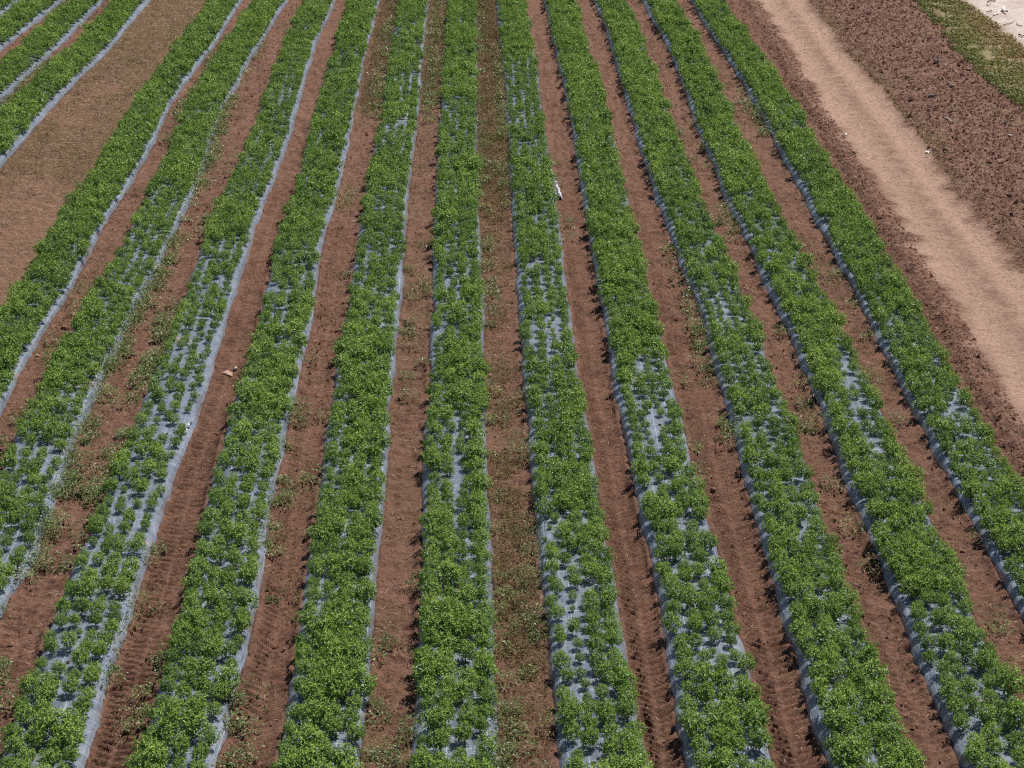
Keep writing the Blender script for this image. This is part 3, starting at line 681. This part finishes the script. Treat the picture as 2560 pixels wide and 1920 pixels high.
n = 5000; Y = R.uniform(34, 88, n); X = trkR(Y)+R.gamma(1.6, .22, n); k = fbm(X*.8, Y*.35, 77, 3) > .47; X, Y = X[k], Y[k]
gg.append(blades(X, Y, ground_z(X, Y, False), .10, .018, .25))
for sp in ((12, 0, 1920, .05, .95, 16), (13, 0, 1920, .05, .95, 22), (4, 0, 1100, .05, .95, 12), (14, 0, 1600, .02, .6, 8), (10, 1100, 1920, .1, .9, 3)):
    X, Y = scatter_alley(*sp); k = fbm(X*1.3, Y*.9, 500, 3) > .52; X, Y = X[k], Y[k]
    gg.append(blades(X, Y, ground_z(X, Y, False), .075, .010, .30))
stuff('grass', gg, M_GRASS, 'thin grass of the far verge, track edge and alleys', 'grass')

# crumbled clods of soil
def clods(X, Y, Z, r, tint):
    n = len(X); base = np.array([[1, 0, -.2], [.3, .95, -.2], [-.8, .6, -.2], [-.8, -.6, -.2], [.3, -.95, -.2], [0.1, 0, .85]])
    V = base[None]*(1+R.normal(0, .28, (n, 6, 3)))*r[:, None, None]; V[:, :, 2] *= R.uniform(.55, 1.0, n)[:, None]
    a = R.uniform(0, 6.283, n)[:, None]; x = V[:, :, 0]*np.cos(a)-V[:, :, 1]*np.sin(a); y = V[:, :, 0]*np.sin(a)+V[:, :, 1]*np.cos(a)
    V = np.stack([x+X[:, None], y+Y[:, None], V[:, :, 2]+Z[:, None]], -1).reshape(-1, 3)
    T = np.array([[0, 1, 5], [1, 2, 5], [2, 3, 5], [3, 4, 5], [4, 0, 5]]); Q = (np.arange(n)[:, None, None]*6+T[None]).reshape(-1, 3)
    return V, Q, np.repeat(np.clip(tint+R.normal(0, .2, n), 0, 1), 5)
cg = []
for i in range(NB-1):
    if i == 3: continue
    if i in (6, 10): continue
    X, Y = scatter_alley(i, 0, 1920, .0, 1.0, 40 if i != 11 else 12)
    k = fbm(X*1.5, Y*.9, 600+i, 3) > .44; X, Y = X[k], Y[k]
    cg.append(clods(X, Y, ground_z(X, Y, False), np.maximum(.011*Y/24, R.gamma(2.0, .007, len(X))+.005), .5))
n = 60000; Y = R.uniform(32, 90, n); X = trkR(Y)+(grsL(Y)-trkR(Y))*R.uniform(.02, 1.02, n)
u, v, q = proj(np.stack([X, Y, Y*0], -1)); k = (u < 2760) & (v > -110); X, Y = X[k], Y[k]
cg.append(clods(X, Y, ground_z(X, Y, False), R.gamma(1.6, .011, len(X))+.011, .55))
n = 14000; Y = R.uniform(24, 90, n); b14 = br(NB-1, Y); X = b14+(trkL(Y)-b14)*R.uniform(.05, 1.0, n)
u, v, q = proj(np.stack([X, Y, Y*0], -1)); k = (u < 2760) & (v > -110); X, Y = X[k], Y[k]
cg.append(clods(X, Y, ground_z(X, Y, False), R.gamma(1.6, .009, len(X))+.010, .5))
M_CLOD = leaf_mat('soil_clod', (.075, .036, .025), (.175, .088, .060), (.29, .17, .125), .95, .1, .0)
stuff('soil_clods', cg, M_CLOD, 'crumbled clods of reddish brown soil in the alleys and tilled ground', 'soil')

# ------------------------------------------------------------------ stones, sticks, scraps
def stone_mat(name, a, b):
    t = NT(name); n = t.noise(t.pos(), 9, 5); return t.done(t.pbr(t.mix(n, a, b), .9, .25, t.noise(t.pos(), 30, 4), .6, .02))
M_ST_G = stone_mat('grey_stone', (.10, .085, .08), (.24, .20, .185)); M_ST_P = stone_mat('pinkish_stone', (.26, .155, .115), (.50, .34, .27)); M_ST_W = stone_mat('pale_stone', (.45, .40, .36), (.72, .66, .60)); M_ST_B = stone_mat('brown_clod', (.10, .05, .035), (.21, .11, .08))
MM = {'grey': M_ST_G, 'pinkish': M_ST_P, 'pale': M_ST_W, 'brown': M_ST_B}
def rock_mesh(sx, sy, sz, seed):
    import bmesh
    bm = bmesh.new(); bmesh.ops.create_icosphere(bm, subdivisions=3, radius=1)
    rg = np.random.default_rng(seed); cuts = rg.normal(size=(9, 3)); cuts /= np.linalg.norm(cuts, axis=1, keepdims=True); dd = rg.uniform(.55, .85, 9)
    for v in bm.verts:
        p = np.array(v.co)
        for c, d in zip(cuts, dd):
            k = p@c
            if k > d: p = p-c*(k-d)*.92
        v.co = p*np.array([sx, sy, sz])*(1+.05*rg.normal()*.4)
    me = bpy.data.meshes.new('stone'); bm.to_mesh(me); bm.free()
    return me
STONES = [  # px u, v, width px, colour, label, flatness
 (2340, 166, 18, 'grey', 'largest dark grey stone in the far part of the tilled soil', .6), (2422, 181, 14, 'grey', 'grey stone in the tilled soil close to the grass verge', .5),
 (2380, 224, 17, 'grey', 'dark stone right of the blocky stone on the tilled soil', .55), (2328, 247, 18, 'grey', 'blocky dark grey stone on the tilled soil near the track', .6),
 (2242, 79, 10, 'grey', 'small dark stone in far tilled soil beside the track', .6), (2244, 176, 7, 'pale', 'tiny pale stone in tilled soil near the track', .6),
 (2461, 199, 11, 'grey', 'dark stone at the foot of the grass verge', .6), (2416, 207, 10, 'brown', 'left one of two close dark clods on tilled soil', .7), (2432, 214, 8, 'brown', 'right one of two close dark clods on tilled soil', .7),
 (2419, 280, 9, 'grey', 'upright dark stone above the pale stick', .9), (2528, 308, 10, 'grey', 'right of two grey stones near the right photo edge', .7), (2513, 314, 11, 'grey', 'left of two grey stones near the right photo edge', .6),
 (2524, 351, 10, 'pale', 'pale bluish stone at the right edge of the tilled soil', .6), (2492, 367, 6, 'pale', 'small pale stone below the pale bluish stone', .9), (2481, 447, 9, 'brown', 'dark clod low in the tilled soil strip', .7), (2433, 458, 9, 'grey', 'grey stone low in the tilled soil by the track', .6),
 (163, 823, 21, 'brown', 'big brown stone halfway down the stony left alley', .75), (93, 893, 13, 'pinkish', 'pinkish stone below the big brown one in left alley', .8), (108, 949, 15, 'pinkish', 'flat topped pinkish stone in the stony left alley', .6),
 (69, 1006, 13, 'pinkish', 'upper of two close pinkish stones in the stony left alley', .6), (67, 1045, 11, 'pinkish', 'lower of two close pinkish stones in the stony left alley', .6), (52, 1073, 17, 'pinkish', 'wide pinkish stone near lower end of stony left alley', .6), (9, 1138, 24, 'brown', 'large brown stone cut by the left photo edge', .8), (182, 784, 16, 'pinkish', 'pinkish stone above the big brown one in left alley', .45),
 (570, 934, 34, 'pinkish', 'broad flat pinkish stone in the clean tyre marked alley', .38), (589, 922, 11, 'pale', 'round pale stone touching the broad pinkish one', .8),
 (2310, 1177, 13, 'brown', 'dark clod in the alley left of the rightmost bed', .6), (2407, 1380, 15, 'brown', 'brown stone in lower alley left of the rightmost bed', .5), (1290, 1808, 20, 'brown', 'brown stone near the bottom centre of the weedy alley', .5), (1784, 1225, 17, 'brown', 'brown clod in the tyre marked alley right of centre', .7), (2148, 1740, 13, 'brown', 'brown clod in the alley near the bottom right', .6),
]
for k, (u, v, w, col, lab, fl) in enumerate(STONES):
    p = at(u, v); s = proj(p)[2]; hw = w/s/2
    z = float(ground_z(np.array([p[0]]), np.array([p[1]]), False)[0])
    me = rock_mesh(hw, hw*random.uniform(.7, 1.0), hw*fl, 900+k); me.materials.append(MM[col])
    o = link('clod' if col == 'brown' and 'clod' in lab else 'stone', me, label=lab, category='clod' if 'clod' in lab else 'stone', group='stones lying on the soil')
    o.location = (p[0], p[1], z+hw*fl*.55); o.rotation_euler = (random.uniform(-.2, .2), random.uniform(-.2, .2), random.uniform(-.5, .5))

def wood_mat(name, a, b):
    t = NT(name); n = t.noise(t.n('ShaderNodeMapping', {'Vector': t.pos(), 'Scale': (6, 40, 40)}).outputs[0], 1, 4); return t.done(t.pbr(t.mix(n, a, b), .85, .2, n, .5, .01))
M_W1 = wood_mat('weathered_wood', (.36, .29, .22), (.62, .54, .44)); M_W2 = wood_mat('dark_wood', (.07, .05, .04), (.16, .12, .09)); M_W3 = wood_mat('bleached_wood', (.62, .57, .50), (.85, .80, .73))
STICKS = [((2360, 308), (2393, 319), .045, M_W1, 'pale dry stick lying on the tilled soil'), ((2373, 288), (2392, 282), .05, M_W2, 'short dark stick above the pale stick on tilled soil'),
 ((2507, 28), (2514, 39), .10, M_W3, 'wide white wood chip at the edge of the pale road'), ((2485, 43), (2500, 33), .05, M_W3, 'bent pale branch left of the wood chip by the road'),
 ((2510, 67), (2541, 57), .05, M_W1, 'long straight pale stick beside the pale road'), ((2470, 10), (2490, 6), .045, M_W2, 'dark branch at the top edge beside the road'),
 ((2540, 62), (2554, 72), .04, M_W1, 'pale stick at the right photo edge by the road'), ((2466, 16), (2475, 19), .05, M_W3, 'short pale stick below the dark branch'), ((2545, 92), (2560, 97), .05, M_W2, 'dark stick where the verge meets right photo edge'), ((2478, 33), (2466, 36), .04, M_W2, 'thin dark twig among the roadside debris')]
for a, b, r, m, lab in STICKS:
    A = at(*a); B = at(*b); zz = float(ground_z(np.array([A[0]]), np.array([A[1]]), False)[0])+r*.8
    A[2] = zz; B[2] = zz+.02; d = B-A; L = np.linalg.norm(d); 
    P = [A+d*t+np.array([-d[1], d[0], 0])/L*.05*L*math.sin(t*5+L*3)+np.array([0, 0, .02*math.sin(t*7)]) for t in np.linspace(0, 1, 8)]
    org = A.copy()
    V, Q = tubes([([q-org for q in P], r*.55, r*.35), ([P[4]-org, P[4]-org+np.array([.06, .10, .03])*L*.6, P[4]-org+np.array([.10, .2, .05])*L*.6], r*.25, r*.12)], 0, 7)
    o = link('stick', mesh_np('stick', V, Q, m, None, True), label=lab, category='stick', group='sticks by the track and road'); o.location = org
def scrap(u, v, L, W, rz, lab, mat, z0=None, bed=None):
    p = at(u, v, z0 or 0.0); n, m = 8, 4; V = []
    for a in range(n):
        for k in range(m):
            s = a/(n-1)-.5; q = k/(m-1)-.5
            V.append((q*W*(1-.5*abs(s))+.02*math.sin(a*2.1), s*L, .02*math.sin(a*1.7+k*1.1)+.012*math.cos(k*2+a)+.02))
    idx = np.arange(n*m).reshape(n, m); Q = np.stack([idx[:-1, :-1], idx[:-1, 1:], idx[1:, 1:], idx[1:, :-1]], -1).reshape(-1, 4)
    o = link('plastic_scrap', mesh_np('plastic_scrap', np.array(V), Q, mat, None, True), label=lab, category='plastic scrap', group='white plastic scraps')
    z = z0 if z0 is not None else float(ground_z(np.array([p[0]]), np.array([p[1]]), False)[0])+.01
    o.location = (p[0], p[1], z+.008); o.rotation_euler = (0, 0, rz)
scrap(471, 1065, .22, .035, -.35, 'upper white plastic strip on the sparse left bed', M_FILM, .16)
scrap(466, 1079, .18, .035, -.3, 'lower white plastic strip on the sparse left bed', M_FILM, .16)
scrap(2320, 381, .14, .10, 1.2, 'white scrap at the right edge of the dirt track', M_FILM)
scrap(2114, 336, .16, .06, 1.4, 'small white scrap on the dark soil left of the track', M_FILM)

# ------------------------------------------------------------------ camera, sun, sky
cam = bpy.data.cameras.new('camera'); co = bpy.data.objects.new('camera', cam); C.objects.link(co)
cam.sensor_width = 36; cam.lens = F/2560*36; cam.clip_end = 6000; cam.clip_start = .1
co.location = (0, 0, H); co.rotation_euler = (math.pi/2-PITCH, 0, -YAW)
sc = bpy.context.scene; sc.camera = co
EL = math.radians(59); AZ = math.radians(46)      # from the right, a little behind the field
d = Vector((math.cos(EL)*math.cos(AZ), math.cos(EL)*math.sin(AZ), math.sin(EL)))
sl = bpy.data.lights.new('sun', 'SUN'); sl.energy = 5.0; sl.angle = math.radians(.53); sl.color = (1, .955, .89)
so = bpy.data.objects.new('sun', sl); C.objects.link(so); so.rotation_euler = d.to_track_quat('Z', 'Y').to_euler(); so.location = (30, 20, 40)
w = bpy.data.worlds.new('World'); sc.world = w; w.use_nodes = True; nt = w.node_tree
bg = nt.nodes['Background']; sk = nt.nodes.new('ShaderNodeTexSky'); sk.sky_type = 'NISHITA'; sk.sun_disc = False
sk.sun_elevation = EL; sk.sun_rotation = math.atan2(d.x, d.y); sk.altitude = 500; sk.air_density = 1.0; sk.dust_density = .6
nt.links.new(sk.outputs[0], bg.inputs[0]); bg.inputs[1].default_value = .058
vs = sc.view_settings; vs.view_transform = 'Standard'; vs.look = 'None'; vs.exposure = 0.34; vs.gamma = 1
sc.cycles.use_denoising = False; sc.cycles.pixel_filter_type = 'BLACKMAN_HARRIS'; sc.cycles.filter_width = 1.15; sc.cycles.max_bounces = 6; sc.cycles.transparent_max_bounces = 4
